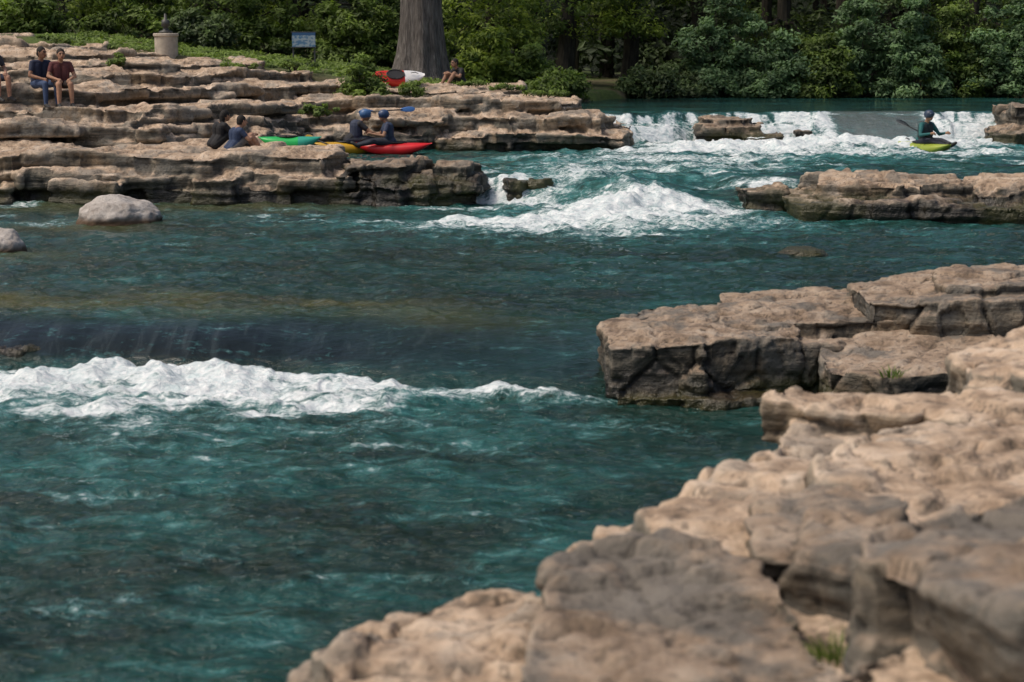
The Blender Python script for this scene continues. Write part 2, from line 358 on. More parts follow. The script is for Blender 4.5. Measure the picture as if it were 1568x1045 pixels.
    fm = k.mr(fo, .38, 1.08)
    c = k.mix(k.math('MULTIPLY', k.mr(fo, .1, .6), .5), c, (.09, .26, .26))
    c = k.mix(fm, c, k.ramp(n3, [(.3, (.44, .56, .58)), (.6, (.86, .89, .89))]))
    k.l(c, k.b.inputs['Base Color']); k.l(k.mr(fm, 0, 1, .05, .7), k.b.inputs['Roughness']); k.b.inputs['IOR'].default_value = 1.34
    wv = k.noise(k.pos((.8, 1.8, 1)), 5.0, 4, .62, .5)
    bstr = k.n('ShaderNodeBump'); bstr.inputs['Distance'].default_value = .10
    k.l(k.math('SUBTRACT', .85, k.math('MULTIPLY', A('dark'), .70)), bstr.inputs['Strength'])
    k.l(k.math('ADD', wv, k.math('MULTIPLY', n3, .4)), bstr.inputs['Height'])
    k.l(bstr.outputs[0], k.b.inputs['Normal'])
    me.materials.append(k.m); return add('river_water', me)
water()

# ------------------------------------------------------------ GROUND
def gz(x, y):
    x = np.asarray(x, dtype=np.float64); y = np.asarray(y, dtype=np.float64)
    yb = np.interp(x, [-60, -16, -6, -2, 1, 3, 5, 30, 80], [50, 50, 48, 49, 52, 57.5, 62, 62.5, 60])
    H = 2.0+.13*np.clip(-x, 0, 14)+.02*np.clip(y-yb, 0, 60)
    return -1.2+(H+1.2)*sstep(-.3, 1.6, y-yb)
def ground():
    xs = np.concatenate([np.linspace(-400, -42, 12), np.arange(-40, 40, .5), np.linspace(42, 400, 12)])
    ys = np.concatenate([np.linspace(-60, 38, 20), np.arange(40, 80, .5), np.linspace(85, 700, 25)])
    X, Y = np.meshgrid(xs, ys); Z = gz(X, Y)+.06*fbm(X*.6, Y*.6, 0*X, 3)*(Y > 44)
    nx = len(xs); ny = len(ys); idx = np.arange(nx*ny).reshape(ny, nx)
    Q = np.stack([idx[:-1, :-1], idx[:-1, 1:], idx[1:, 1:], idx[1:, :-1]], -1).reshape(-1, 4)
    k = N('ground'); n1 = k.noise(k.pos(), .5, 5); n2 = k.noise(k.pos(), 9, 5)
    c = k.mix(k.mr(n1, .4, .6), k.mix(n2, (.03, .05, .01), (.11, .16, .03)), k.mix(n2, (.06, .05, .03), (.14, .12, .06)))
    k.l(c, k.b.inputs['Base Color']); k.b.inputs['Roughness'].default_value = .95; k.l(k.bump(n2, .8, .08), k.b.inputs['Normal'])
    add('ground', mesh_np('ground', np.stack([X, Y, Z], -1).reshape(-1, 3), Q, mats=[k.m]))
ground()

# ------------------------------------------------------------ ROCKS
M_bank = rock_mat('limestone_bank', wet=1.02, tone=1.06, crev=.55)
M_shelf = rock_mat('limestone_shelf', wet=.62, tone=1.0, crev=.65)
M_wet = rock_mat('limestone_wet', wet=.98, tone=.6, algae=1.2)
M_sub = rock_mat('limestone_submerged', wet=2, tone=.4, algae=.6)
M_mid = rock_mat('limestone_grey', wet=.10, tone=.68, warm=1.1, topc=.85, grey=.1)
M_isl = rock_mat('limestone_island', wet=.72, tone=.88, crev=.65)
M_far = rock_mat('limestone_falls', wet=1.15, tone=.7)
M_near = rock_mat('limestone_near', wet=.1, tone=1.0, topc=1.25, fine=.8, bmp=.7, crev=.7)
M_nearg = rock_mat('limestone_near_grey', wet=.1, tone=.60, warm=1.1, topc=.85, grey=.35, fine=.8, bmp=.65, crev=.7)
def chips(VF, x0, x1, y0, y1, z, n, seed, s=(.3, 1.1), t=(.05, .14)):
    """loose broken plates lying on a ledge"""
    r = random.Random(seed)
    for i in range(n):
        cx = r.uniform(x0, x1); cy = r.uniform(y0, y1); L = r.uniform(*s); a0 = r.uniform(0, 6.28); m = r.randint(4, 6)
        pl = [(cx+L*math.cos(a0+6.283*j/m)*r.uniform(.7, 1.3), cy+.6*L*math.sin(a0+6.283*j/m)*r.uniform(.7, 1.3)) for j in range(m)]
        prism(VF, pl, z-.2, z+r.uniform(*t), r.uniform(-.08, .08), r.uniform(-.06, .06))

VF = ([], [])
stack(VF, [(-26, 34.7), (-10, 34.5), (-6, 34.6), (-3.3, 34.3), (-2.8, 35.6), (-3.7, 36.7), (-4.6, 38.8), (-7, 42), (-26, 44)], -.3, 1.05, 4, .22, .8, 3)
stack(VF, [(-26, 35.1), (-10, 34.9), (-6, 34.8), (-3.9, 34.7), (-3.3, 35.7), (-4.0, 36.8), (-4.9, 39), (-7, 42), (-26, 44)], 1.0, 1.40, 2, .22, .8, 5)
chips(VF, -13, -4.6, 35.6, 37.6, 1.38, 9, 71, t=(.04, .09))
prism(VF, [(-9.3, 34.2), (-7.9, 34.1), (-7.7, 34.9), (-9.2, 35)], 0, .85); prism(VF, [(-6.4, 34.2), (-5.6, 34.1), (-5.5, 34.9), (-6.4, 34.9)], 0, 1.0)
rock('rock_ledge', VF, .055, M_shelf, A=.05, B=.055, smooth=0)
VF = ([], [])
stack(VF, [(-3.6, 34.2), (-1.6, 33.9), (-.6, 34.0), (-.45, 34.6), (-.5, 35.6), (-1.6, 36.4), (-3.6, 36.6)], -.3, 1.0, 3, .22, .5, 8, gx=-.05)
stack(VF, [(-3.3, 34.4), (-2.2, 34.2), (-1.6, 34.9), (-2.4, 35.9), (-3.5, 35.9)], .9, 1.27, 2, .12, .4, 9)
stack(VF, [(-1.6, 34.2), (-.9, 34.1), (-.6, 34.8), (-1.3, 35.3)], .9, 1.18, 1, .1, .4, 10)
prism(VF, [(-2.75, 33.75), (-2.2, 33.6), (-1.9, 34.1), (-2.4, 34.5), (-2.8, 34.3)], -.3, .92, -.1, .1)
stack(VF, [(-.15, 34.3), (.25, 34.35), (.3, 34.9), (-.2, 35.0)], -.3, .95, 2, .08, .3, 11)
prism(VF, [(.40, 34.6), (.75, 34.6), (.75, 35.1), (.4, 35.1)], -.3, .97)
rock('rock_ledge', VF, .04, M_wet, A=.07, B=.05, fac=.12)
VF = ([], [])
prism(VF, [(-6.0, 19.2), (-5.6, 18.95), (-5.3, 19.1), (-5.3, 19.5), (-5.8, 19.6)], -.5, .17, -.1, .1)
rock('submerged_rock', VF, .025, M_sub, A=.05, B=.02, smooth=4, fr=2, fac=.08)

VF = ([], [])
stack(VF, [(-7, 41), (-5.4, 42.3), (-4.4, 43.4), (-2, 43.7), (0, 43.4), (1.6, 43.6), (2.9, 43.2), (3.2, 44.6), (2.6, 48), (-6, 50)], .5, 1.38, 3, .22, .8, 21)
stack(VF, [(-26, 38.4), (-10, 38.6), (-7.6, 38.3), (-6.2, 39.8), (-5.3, 43.6), (-3, 44.2), (0, 44.0), (2.1, 43.8), (2.5, 45), (2, 48.5), (-6, 52), (-26, 52)], 1.2, 1.8, 2, .25, .9, 22)
stack(VF, [(-26, 38.9), (-10, 39.1), (-8.4, 38.9), (-6.6, 41.5), (-5.2, 44.5), (-3, 44.9), (-1, 44.7), (1.3, 44.9), (1.7, 47), (0, 51), (-6, 53), (-26, 53)], 1.7, 2.2, 2, .25, 1.0, 23)
stack(VF, [(-26, 39.7), (-9.6, 39.8), (-7, 43.3), (-5.4, 46.3), (-3.5, 47.0), (-3.0, 50), (-6, 54), (-26, 54)], 2.1, 2.6, 2, .25, 1.0, 24)
stack(VF, [(-3.8, 46.4), (-2, 46.5), (-.8, 47.4), (.5, 48.6), (.3, 51.5), (-2, 53), (-5, 53)], 2.0, 2.42, 2, .2, .8, 25)
stack(VF, [(-26, 42), (-10, 42.3), (-8.7, 44.2), (-6.6, 47), (-5.6, 48.6), (-6, 50), (-9, 54), (-26, 54)], 2.5, 2.9, 2, .3, 1, 26)
stack(VF, [(-26, 44), (-11, 44.6), (-9.4, 47), (-7.2, 49.4), (-8, 51), (-12, 55), (-26, 55)], 2.8, 3.15, 2, .3, 1, 27)
stack(VF, [(-28, 46), (-12.5, 46.8), (-9.7, 49.4), (-10.4, 51.5), (-14, 55), (-28, 55)], 3.05, 3.4, 1, .3, 1, 28)
stack(VF, [(-28, 48.2), (-13.5, 49), (-12.0, 50.5), (-14, 54), (-28, 54)], 3.3, 3.65, 1, .3, 1, 29)
stack(VF, [(-30, 50.5), (-15.5, 51.2), (-14.8, 53), (-16, 56), (-30, 56)], 3.5, 3.9, 1, .3, 1, 30)
for a in [(-14, -8, 39.3, 39.7, 2.18, 4), (-14, -8, 40.3, 42, 2.58, 7), (-6.5, 1, 44.9, 46, 2.18, 7), (-5, 2, 44.1, 44.7, 1.78, 6), (-13, -8, 42.8, 44.4, 2.88, 6), (-12, -9, 45.3, 46.5, 3.12, 5), (-4, 2.6, 43.6, 43.9, 1.36, 6), (-12, -8, 38.4, 38.9, 1.8, 4)]:
    chips(VF, a[0], a[1], a[2], a[3], a[4], a[5], int(a[4]*100)+a[5], (.4, 1.4), (.05, .12))
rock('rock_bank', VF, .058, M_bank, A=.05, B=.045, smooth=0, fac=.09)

VF = ([], [])
stack(VF, [(5.3, 31.0), (7.4, 30.7), (10, 30.4), (13, 30.6), (13, 34), (7, 34), (5.0, 33.4)], -.2, .78, 3, .18, .7, 41)
stack(VF, [(5.6, 31.9), (7.6, 31.8), (8.6, 32.2), (8.4, 33.8), (6, 34)], .7, 1.05, 2, .13, .6, 42)
stack(VF, [(8.8, 31.8), (13, 31.6), (13, 34), (9, 34)], .7, .98, 2, .13, .6, 43)
stack(VF, [(4.45, 32.9), (5.3, 32.7), (5.4, 33.8), (4.5, 33.9)], -.2, .9, 2, .1, .4, 44)
chips(VF, 5.6, 9.5, 31.3, 32.4, .78, 5, 72, (.3, .7), (.04, .08))
rock('rock_island', VF, .042, M_isl, A=.04, B=.045, smooth=0)
VF = ([], [])
stack(VF, [(5.1, 46.6), (5.8, 46.4), (6.8, 46.7), (7.0, 47.9), (5.1, 48.2)], .5, 1.50, 3, .2, .4, 51)
stack(VF, [(5.2, 46.9), (6.3, 46.9), (6.5, 47.9), (5.2, 48.0)], 1.4, 1.68, 2, .15, .4, 58)
stack(VF, [(6.2, 46.0), (7.2, 46.2), (7.4, 47.2), (6.2, 47.2)], .5, 1.22, 2, .12, .4, 52)
rock('river_rock', VF, .05, M_far, A=.06, B=.05, fac=.12)
VF = ([], [])
stack(VF, [(7.9, 47.1), (8.3, 47.1), (8.4, 48.3), (7.9, 48.4)], .5, 1.30, 3, .12, .4, 53)
rock('river_rock', VF, .05, M_far, A=.05, B=.05)
VF = ([], [])
stack(VF, [(12.8, 45.6), (13.4, 45.3), (18, 45), (18, 49), (13.2, 48.6)], .4, 1.35, 3, .15, .5, 54)
stack(VF, [(13.4, 46.2), (18, 46), (18, 49), (13.6, 48.8)], 1.2, 1.98, 3, .15, .5, 55)
rock('river_rock', VF, .06, M_far, A=.06, B=.05)
VF = ([], [])
stack(VF, [(2.9, 45.8), (3.2, 46.1), (3.3, 48), (2.6, 48.4)], .4, 1.5, 3, .12, .4, 56)
rock('river_rock', VF, .05, M_far, A=.05, B=.05)

# middle-right blocks between pool and tail-water
VF = ([], [])
prism(VF, [(1.0, 17.15), (1.95, 16.95), (2.05, 18.9), (1.5, 19.0), (.95, 18.2)], -.5, .66, .06, .05)
prism(VF, [(2.02, 17.05), (2.95, 17.25), (3.0, 19.0), (2.04, 19.0)], -.5, .69, .02, .05)
prism(VF, [(2.2, 17.95), (4.4, 17.75), (4.4, 19.8), (2.4, 19.6)], -.5, .78, .03, .03)
prism(VF, [(1.3, 17.4), (3.4, 17.3), (3.4, 18.8), (1.3, 18.6)], -.5, .60)
prism(VF, [(1.05, 16.95), (2.6, 16.8), (2.9, 17.4), (1.1, 17.4)], -.5, .08)
rock('limestone_block', VF, .026, M_mid, A=.035, B=.018, smooth=2, fr=1.2, fac=.11, plate=.6, groove=.05)
VF = ([], [])
prism(VF, [(3.08, 16.45), (3.7, 16.0), (5.0, 16.1), (5.0, 17.9), (3.2, 17.7)], -.5, .56, .06, .06)
prism(VF, [(4.2, 16.0), (6.5, 15.9), (6.5, 17.4), (4.2, 17.2)], -.5, .58, .03, .03)
rock('limestone_block', VF, .026, M_mid, A=.035, B=.015, smooth=3, fr=1.0, fac=.12, plate=.5, groove=.05)
VF = ([], [])
prism(VF, [(3.78, 17.8), (4.8, 17.4), (6.8, 17.3), (6.8, 19.6), (3.8, 19.2)], .5, 1.02, .06, .04)
prism(VF, [(4.6, 17.8), (6.8, 17.6), (6.8, 19.2), (4.7, 19.0)], .95, 1.14, .05, .03)
rock('limestone_block', VF, .026, M_mid, A=.035, B=.018, smooth=2, fr=1.1, fac=.12, plate=.6, groove=.05)

# foreground ledges (camera side)
VF = ([], [])
stack(VF, [(.1, 7.3), (.42, 8.5), (1.0, 9.1), (1.5, 9.8), (1.85, 11.2), (3.0, 11.7), (6, 12.4), (14, 14), (14, -8), (-.3, -8), (-.2, 6.6)], -.5, 1.2, 3, .07, .6, 61)
stack(VF, [(.62, 8.1), (1.3, 9.0), (1.75, 10.2), (2.0, 10.8), (3.2, 11.2), (8, 11.6), (8, 4.5), (1.4, 5.5)], 1.1, 1.33, 2, .07, .6, 62)
stack(VF, [(1.5, 8.4), (2.1, 9.2), (2.7, 9.8), (4.2, 10.0), (8, 10.1), (8, 4.5), (2.2, 6.2)], 1.3, 1.45, 1, .07, .6, 63)
chips(VF, 1.9, 3.6, 9.0, 11, 1.38, 5, 74, (.3, .7), (.04, .09))
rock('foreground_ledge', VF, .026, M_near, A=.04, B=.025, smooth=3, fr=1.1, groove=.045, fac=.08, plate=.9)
VF = ([], [])
prism(VF, [(-.90, 6.7), (-.70, 7.1), (-.2, 7.4), (.12, 7.35), (.1, 6.2), (-.6, 5.6), (-1.0, 6.0)], -.5, 1.13, .08, .04)
prism(VF, [(-.8, 6.6), (-.4, 7.05), (.05, 7.1), (.1, 6.2), (-.6, 5.9)], .3, 1.2)
rock('foreground_rock', VF, .022, M_near, A=.05, B=.025, smooth=6, fr=1.5, fac=.08)
VF = ([], [])
prism(VF, [(.08, 6.2), (.18, 7.15), (.55, 7.45), (1.05, 7.0), (1.2, 5.8), (.6, 4.6), (-.1, 5.0)], 0, 1.36, .06, .08)
rock('foreground_rock', VF, .022, M_nearg, A=.06, B=.02, smooth=6, fr=1.2, fac=.12, plate=.8, groove=.04)
VF = ([], [])
prism(VF, [(1.0, 7.0), (1.03, 7.6), (1.5, 8.1), (1.8, 7.4), (1.5, 6.7)], .5, 1.50, .16, -.02)
rock('foreground_rock', VF, .022, M_nearg, A=.05, B=.02, smooth=5, fr=1.3, fac=.12, plate=.6)
VF = ([], [])
prism(VF, [(1.28, 5.9), (1.38, 6.4), (2.0, 6.8), (3.4, 6.8), (3.4, 4.6), (1.6, 5.0)], 1.0, 1.84, .06, -.06)
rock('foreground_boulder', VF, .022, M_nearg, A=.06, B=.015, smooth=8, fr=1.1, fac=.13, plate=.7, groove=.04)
VF = ([], [])
prism(VF, [(.9, 4.6), (1.0, 5.5), (1.6, 5.8), (2.6, 5.5), (2.6, 3.6), (1.2, 3.8)], .5, 1.56, .03, 0)
rock('foreground_rock', VF, .022, M_near, A=.05, B=.02, smooth=5, fr=1.3, fac=.10, plate=.7)
VF = ([], [])
prism(VF, [(2.98, 10.75), (3.08, 11.5), (3.8, 12.0), (5.2, 11.8), (5.2, 10.4), (3.5, 10.35)], 1.0, 1.66, .14, 0)
rock('foreground_boulder', VF, .025, M_near, A=.05, B=.015, smooth=8, fr=1.1, fac=.13, plate=.5)

def boulder(name, c, r, mat, seed):
    import bmesh
    bm = bmesh.new(); bmesh.ops.create_icosphere(bm, subdivisions=6, radius=1)
    me = bpy.data.meshes.new(name); bm.to_mesh(me); bm.free()
    n = len(me.vertices); co = np.empty(n*3, np.float32); me.vertices.foreach_get('co', co); co = co.reshape(-1, 3)
    d = 1+.13*fbm(co[:, 0]*1.1+seed, co[:, 1]*1.1, co[:, 2]*1.1, 3)+.02*fbm(co[:, 0]*6+seed, co[:, 1]*6, co[:, 2]*6, 3)
    co = np.sign(co)*np.abs(co)**.9*d[:, None]*np.array(r)+np.array(c); me.vertices.foreach_set('co', co.astype(np.float32).ravel()); me.update()
    me.polygons.foreach_set('use_smooth', np.full(len(me.polygons), True)); me.materials.append(mat); add(name, me)
kb = N('pale_boulder'); P = kb.pos(); a1 = kb.noise(P, 5, 6, .65); a2 = kb.noise(P, 30, 4, .6)
sp = kb.n('ShaderNodeSeparateXYZ'); kb.l(P, sp.inputs[0])
c = kb.ramp(a1, [(.3, (.26, .22, .19)), (.6, (.50, .46, .42))]); c = kb.mix(kb.mr(a2, .3, .5, .5, 0), c, (.12, .1, .08))
c = kb.mix(kb.mr(sp.outputs[2], .5, .62, 1, 0), c, (.09, .055, .03))
kb.l(c, kb.b.inputs['Base Color']); kb.b.inputs['Roughness'].default_value = .9; kb.l(kb.bump(a1, .6, .05), kb.b.inputs['Normal'])
boulder('boulder', (-7.1, 30.7, .42), (.76, .62, .52), kb.m, 3)
boulder('boulder', (-7.95, 26.2, .40), (.42, .45, .40), kb.m, 11)
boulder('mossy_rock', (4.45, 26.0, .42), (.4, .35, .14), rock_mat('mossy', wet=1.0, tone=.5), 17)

# ------------------------------------------------------------ FOLIAGE
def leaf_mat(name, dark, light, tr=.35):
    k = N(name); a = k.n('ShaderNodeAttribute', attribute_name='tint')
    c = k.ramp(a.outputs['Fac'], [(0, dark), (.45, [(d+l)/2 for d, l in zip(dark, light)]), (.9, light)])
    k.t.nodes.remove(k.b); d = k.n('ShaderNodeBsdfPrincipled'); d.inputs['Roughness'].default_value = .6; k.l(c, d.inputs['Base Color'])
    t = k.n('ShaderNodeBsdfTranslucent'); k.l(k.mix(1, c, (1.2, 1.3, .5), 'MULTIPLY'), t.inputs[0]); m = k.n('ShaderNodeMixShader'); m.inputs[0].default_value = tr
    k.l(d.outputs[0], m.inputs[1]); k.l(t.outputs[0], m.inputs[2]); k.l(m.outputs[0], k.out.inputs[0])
    return k.m
LM_green = leaf_mat('leaves_green', (.030, .058, .012), (.22, .32, .055))
LM_grey = leaf_mat('leaves_grey_green', (.030, .070, .028), (.25, .40, .18))
LM_dark = leaf_mat('leaves_dark', (.011, .026, .008), (.10, .16, .04), .2)
LM_yel = leaf_mat('leaves_yellow_green', (.055, .105, .018), (.36, .46, .06))
k = N('bark'); n1 = k.noise(k.pos((6, 6, .8)), 2.2, 6, .65, .5)
k.l(k.ramp(n1, [(.3, (.035, .03, .026)), (.5, (.12, .105, .095)), (.72, (.24, .22, .2))]), k.b.inputs['Base Color']); k.b.inputs['Roughness'].default_value = .95; k.l(k.bump(n1, 1, .08), k.b.inputs['Normal']); M_bark = k.m
k = N('bark_dark'); n1 = k.noise(k.pos((6, 6, .8)), 3, 4)
k.l(k.ramp(n1, [(.3, (.015, .013, .01)), (.7, (.07, .06, .045))]), k.b.inputs['Base Color']); k.b.inputs['Roughness'].default_value = .95; M_barkd = k.m

def leaves(centres, radii, per, size, rng, flat=.6):
    """clumps of leaf blades; returns verts, quads, tint"""
    C = np.repeat(centres, per, 0); Rr = np.repeat(radii, per)
    n = len(C); d = rng.normal(size=(n, 3)); d /= np.linalg.norm(d, axis=1)[:, None]
    rad = Rr*(rng.rand(n)**.5)*(1+.5*(rng.rand(n) < .12)); P = C+d*rad[:, None]*np.array([1, 1, flat])
    nrm = d*.6+np.array([0, -.25, .75])+rng.normal(size=(n, 3))*.45; nrm /= np.linalg.norm(nrm, axis=1)[:, None]
    a = np.cross(nrm, rng.normal(size=(n, 3))); a /= np.linalg.norm(a, axis=1)[:, None]; b = np.cross(nrm, a)
    s = (size*(.6+.8*rng.rand(n)))[:, None]
    V = np.stack([P-a*s, P-b*s*.42+nrm*s*.1, P+a*s, P+b*s*.42+nrm*s*.1], 1).reshape(-1, 3)
    ct = np.repeat(rng.rand(len(centres)), per)
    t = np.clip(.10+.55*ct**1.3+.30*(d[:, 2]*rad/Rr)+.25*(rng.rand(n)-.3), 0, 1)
    return V, np.repeat(t, 4)
def foliage_obj(name, trunkVF, V, tint, lm, bm=None):
    Fq = np.arange(len(V)).reshape(-1, 4)
    if trunkVF:
        tq = [f for f in trunkVF[1] if len(f) == 4]; TV = np.array(trunkVF[0]); nb = len(TV)
        V = np.concatenate([TV, V]); Fq = np.concatenate([np.array(tq), Fq+nb]); tint = np.concatenate([np.zeros(nb), tint])
    me = mesh_np(name, V, Fq, smooth=False, mats=[lm, bm or M_barkd])
    if trunkVF:
        mi = np.zeros(len(Fq), np.int32); mi[:len(tq)] = 1; me.polygons.foreach_set('material_index', mi)
    attr(me, 'tint', tint)
    return add(name, me)
def tree(name, x, y, h, cr, low, lm, seed, leaf=.10, nclump=130, per=110, tr=.22, bark=None, lean=0):
    rng = np.random.RandomState(seed); z0 = float(gz(x, y)); T = tubes()
    zs = np.linspace(-.3, h*.75, 9)
    pts = [(x+lean*t*t*.02+.12*math.sin(t*.9+seed), y+.1*math.cos(t*.7+seed), z0+t) for t in zs]
    tube(T, pts, [tr*(1.35-.1*i) if i else tr*1.7 for i in range(9)], 10)
    cs = []; rs = []
    for i in range(nclump):
        th = rng.rand()*6.283; rr = cr*math.sqrt(rng.rand())
        zz = low+(h-low)*(rng.rand()**1.6); rr *= math.sin(math.pi*min(1, max(.12, (zz-low*.2)/(h*1.05))))**.5
        cx, cy = x+rr*math.cos(th), y+rr*math.sin(th)*.9
        if perlin(cx*.45, cy*.45, zz*.6)[()] < -.18: continue
        cs.append((cx, cy, z0+zz)); rs.append(rng.uniform(.3, .8))
        if i % 5 == 0:
            a = Vector(pts[min(8, 2+int(zz/h*6))]); b = Vector((cx, cy, z0+zz)); m = (a+b)/2+Vector((0, 0, .3))
            tube(T, [a, m, b], [tr*.35, tr*.2, tr*.06], 6)
    V, t = leaves(np.array(cs), np.array(rs), per, leaf, rng)
    return foliage_obj(name, T, V, t, lm, bark)
def shrub(name, x, y, z0, rx, ry, h, lm, seed, leaf=.09, nclump=50, per=110, cl=(.25, .5)):
    rng = np.random.RandomState(seed); cs = []; rs = []; T = tubes()
    for i in range(nclump):
        th = rng.rand()*6.283; q = rng.rand()**.5; ph = rng.rand()
        hh = h*(.75+.35*math.sin(th*2+seed)); zz = hh*ph; rr = q*math.sqrt(max(.05, 1-(ph*.95)**2))
        c = (x+rx*rr*math.cos(th), y+ry*rr*math.sin(th), z0+zz+.1); cs.append(c); rs.append(rng.uniform(*cl))
        if i % 4 == 0: tube(T, [(x+.1*math.cos(th), y, z0-.1), ((x+c[0])/2, (y+c[1])/2, z0+zz*.6), c], [.03, .02, .008], 5)
    V, t = leaves(np.array(cs), np.array(rs), per, leaf, rng)
    return foliage_obj(name, T, V, t, lm)

def cypress():
    x, y = -3.0, 56.5; z0 = float(gz(x, y))-.25; T = tubes()
    zs = [0, .15, .35, .6, 1.0, 1.5, 2.1, 3, 4.5, 7, 10, 14, 18]
    rd = [1.25, 1.08, .95, .86, .78, .72, .67, .63, .60, .55, .47, .35, .2]
    fl = [.22, .2, .17, .14, .11, .09, .07, .06, .05, .04, .03, .02, 0]
    tube(T, [(x+.01*z+.03*math.sin(z), y, z0+z) for z in zs], rd, 48, fl, .6)
    rng = np.random.RandomState(5); cs = []; rs = []
    for i in range(110):
        th = rng.rand()*6.283; rr = 1+4.2*rng.rand(); zz = 9+10*rng.rand()
        c = (x+rr*math.cos(th), y+rr*math.sin(th), z0+zz); cs.append(c); rs.append(rng.uniform(.5, 1))
        if i % 6 == 0: tube(T, [(x, y, z0+zz-1.2), ((x+c[0])/2, (y+c[1])/2, z0+zz-.3), c], [.14, .09, .02], 7)
    V, t = leaves(np.array(cs), np.array(rs), 50, .16, rng)
    foliage_obj('cypress_tree', T, V, t, LM_green, M_bark)
cypress()

specs = [
 (-17.5, 60, 8, 3.6, .6, LM_green, .30), (-14.0, 63, 8, 3.2, .8, LM_yel, .22), (-10.8, 61, 7.5, 3.2, .5, LM_green, .26), (-8.0, 64, 8, 3.0, .6, LM_yel, .18),
 (-5.4, 63, 8, 2.8, .5, LM_green, .2), (-.8, 60.5, 7.5, 2.6, 1.3, LM_yel, .16), (2.0, 64.5, 8, 3.2, 2.0, LM_green, .3), (4.4, 65.5, 8, 3.0, 2.0, LM_yel, .26),
 (7.2, 66, 9, 3.2, 2.2, LM_dark, .34), (10.5, 66.5, 9, 3.2, 1.6, LM_green, .25), (14.0, 67, 9, 3.4, 1.4, LM_dark, .3), (17.6, 66.5, 9, 3.4, 1.2, LM_green, .25), (21.5, 67, 10, 3.6, 1, LM_dark, .3)]
for i, (x, y, h, cr, low, lm, tr) in enumerate(specs):
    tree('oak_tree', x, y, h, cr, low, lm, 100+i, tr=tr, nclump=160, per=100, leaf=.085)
for i, (x, y, h, rx, lm) in enumerate([(-16, 57, 1.6, 1.6, LM_green), (-13, 59, 2.0, 1.8, LM_green), (-10.5, 58, 1.2, 1.3, LM_dark), (-8.6, 60.5, 2.2, 1.8, LM_green), (-5.8, 60.5, 2.3, 1.4, LM_green), (-1.0, 58.5, 1.9, 1.3, LM_yel), (.7, 58.5, 1.2, 1.1, LM_green), (-4.6, 61.5, 2.2, 1.2, LM_green), (1.6, 56.5, .5, .8, LM_green)]):
    shrub('understory_shrub', x, y, float(gz(x, y)), rx, rx*.7, h, lm, 200+i, nclump=60, per=110)
fx = 4.5; i = 0
while fx < 24:
    big = fx > 7.2
    h = random.uniform(2.0, 3.8) if big else random.uniform(.7, 1.3)
    rx = random.uniform(1.2, 1.7) if big else .9
    lm = [LM_grey, LM_grey, LM_green][i % 3] if big else LM_dark
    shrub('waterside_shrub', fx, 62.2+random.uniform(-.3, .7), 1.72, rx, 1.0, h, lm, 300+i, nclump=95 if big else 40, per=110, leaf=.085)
    fx += rx*1.15; i += 1

def distant():
    rng = np.random.RandomState(77)
    cs = np.stack([rng.uniform(-45, 50, 2200), rng.uniform(71, 77, 2200), 1.8+16*rng.rand(2200)**1.3], 1)
    cs[:, 2] *= .8+.25*np.sin(cs[:, 0]*.5+1)
    V, t = leaves(cs, rng.uniform(.6, 1.3, 2200), 55, .2, rng)
    T = tubes()
    for i in range(60):
        x = rng.uniform(-30, 32); y = rng.uniform(69, 76); r = rng.uniform(.1, .28); l = rng.uniform(-1, 1)
        tube(T, [(x, y, 1.5), (x+l*.3, y, 6), (x+l, y, 14)], [r*1.3, r, r*.5], 8)
    foliage_obj('distant_trees', T, V, t*.9, LM_dark)
    xs = np.linspace(-70, 75, 200); zs = np.linspace(0, 1, 50); X, S = np.meshgrid(xs, zs)
    Yy = 79+S*14+fbm(X*.25, S*4, 0*X, 4)*2.2; Z = 1+S*(14+3*fbm(X*.12, 0*X, 0*X+3, 3)*S)+fbm(X*.5, S*8, 0*X+7, 3)*.8
    idx = np.arange(X.size).reshape(X.shape); Q = np.stack([idx[:-1, :-1], idx[:-1, 1:], idx[1:, 1:], idx[1:, :-1]], -1).reshape(-1, 4)
    k = N('forest_backing'); n1 = k.noise(k.pos(), 2.5, 6, .7)  # backing surface added behind the trees to block sky and darken water reflections
    k.l(k.ramp(n1, [(.35, (.002, .004, .002)), (.6, (.014, .028, .008)), (.75, (.04, .065, .02))]), k.b.inputs['Base Color']); k.b.inputs['Roughness'].default_value = 1; k.l(k.bump(n1, 1, .5), k.b.inputs['Normal'])
    add('forest_backing', mesh_np('forest_backing', np.stack([X, Yy, Z], -1).reshape(-1, 3), Q, mats=[k.m]))
distant()

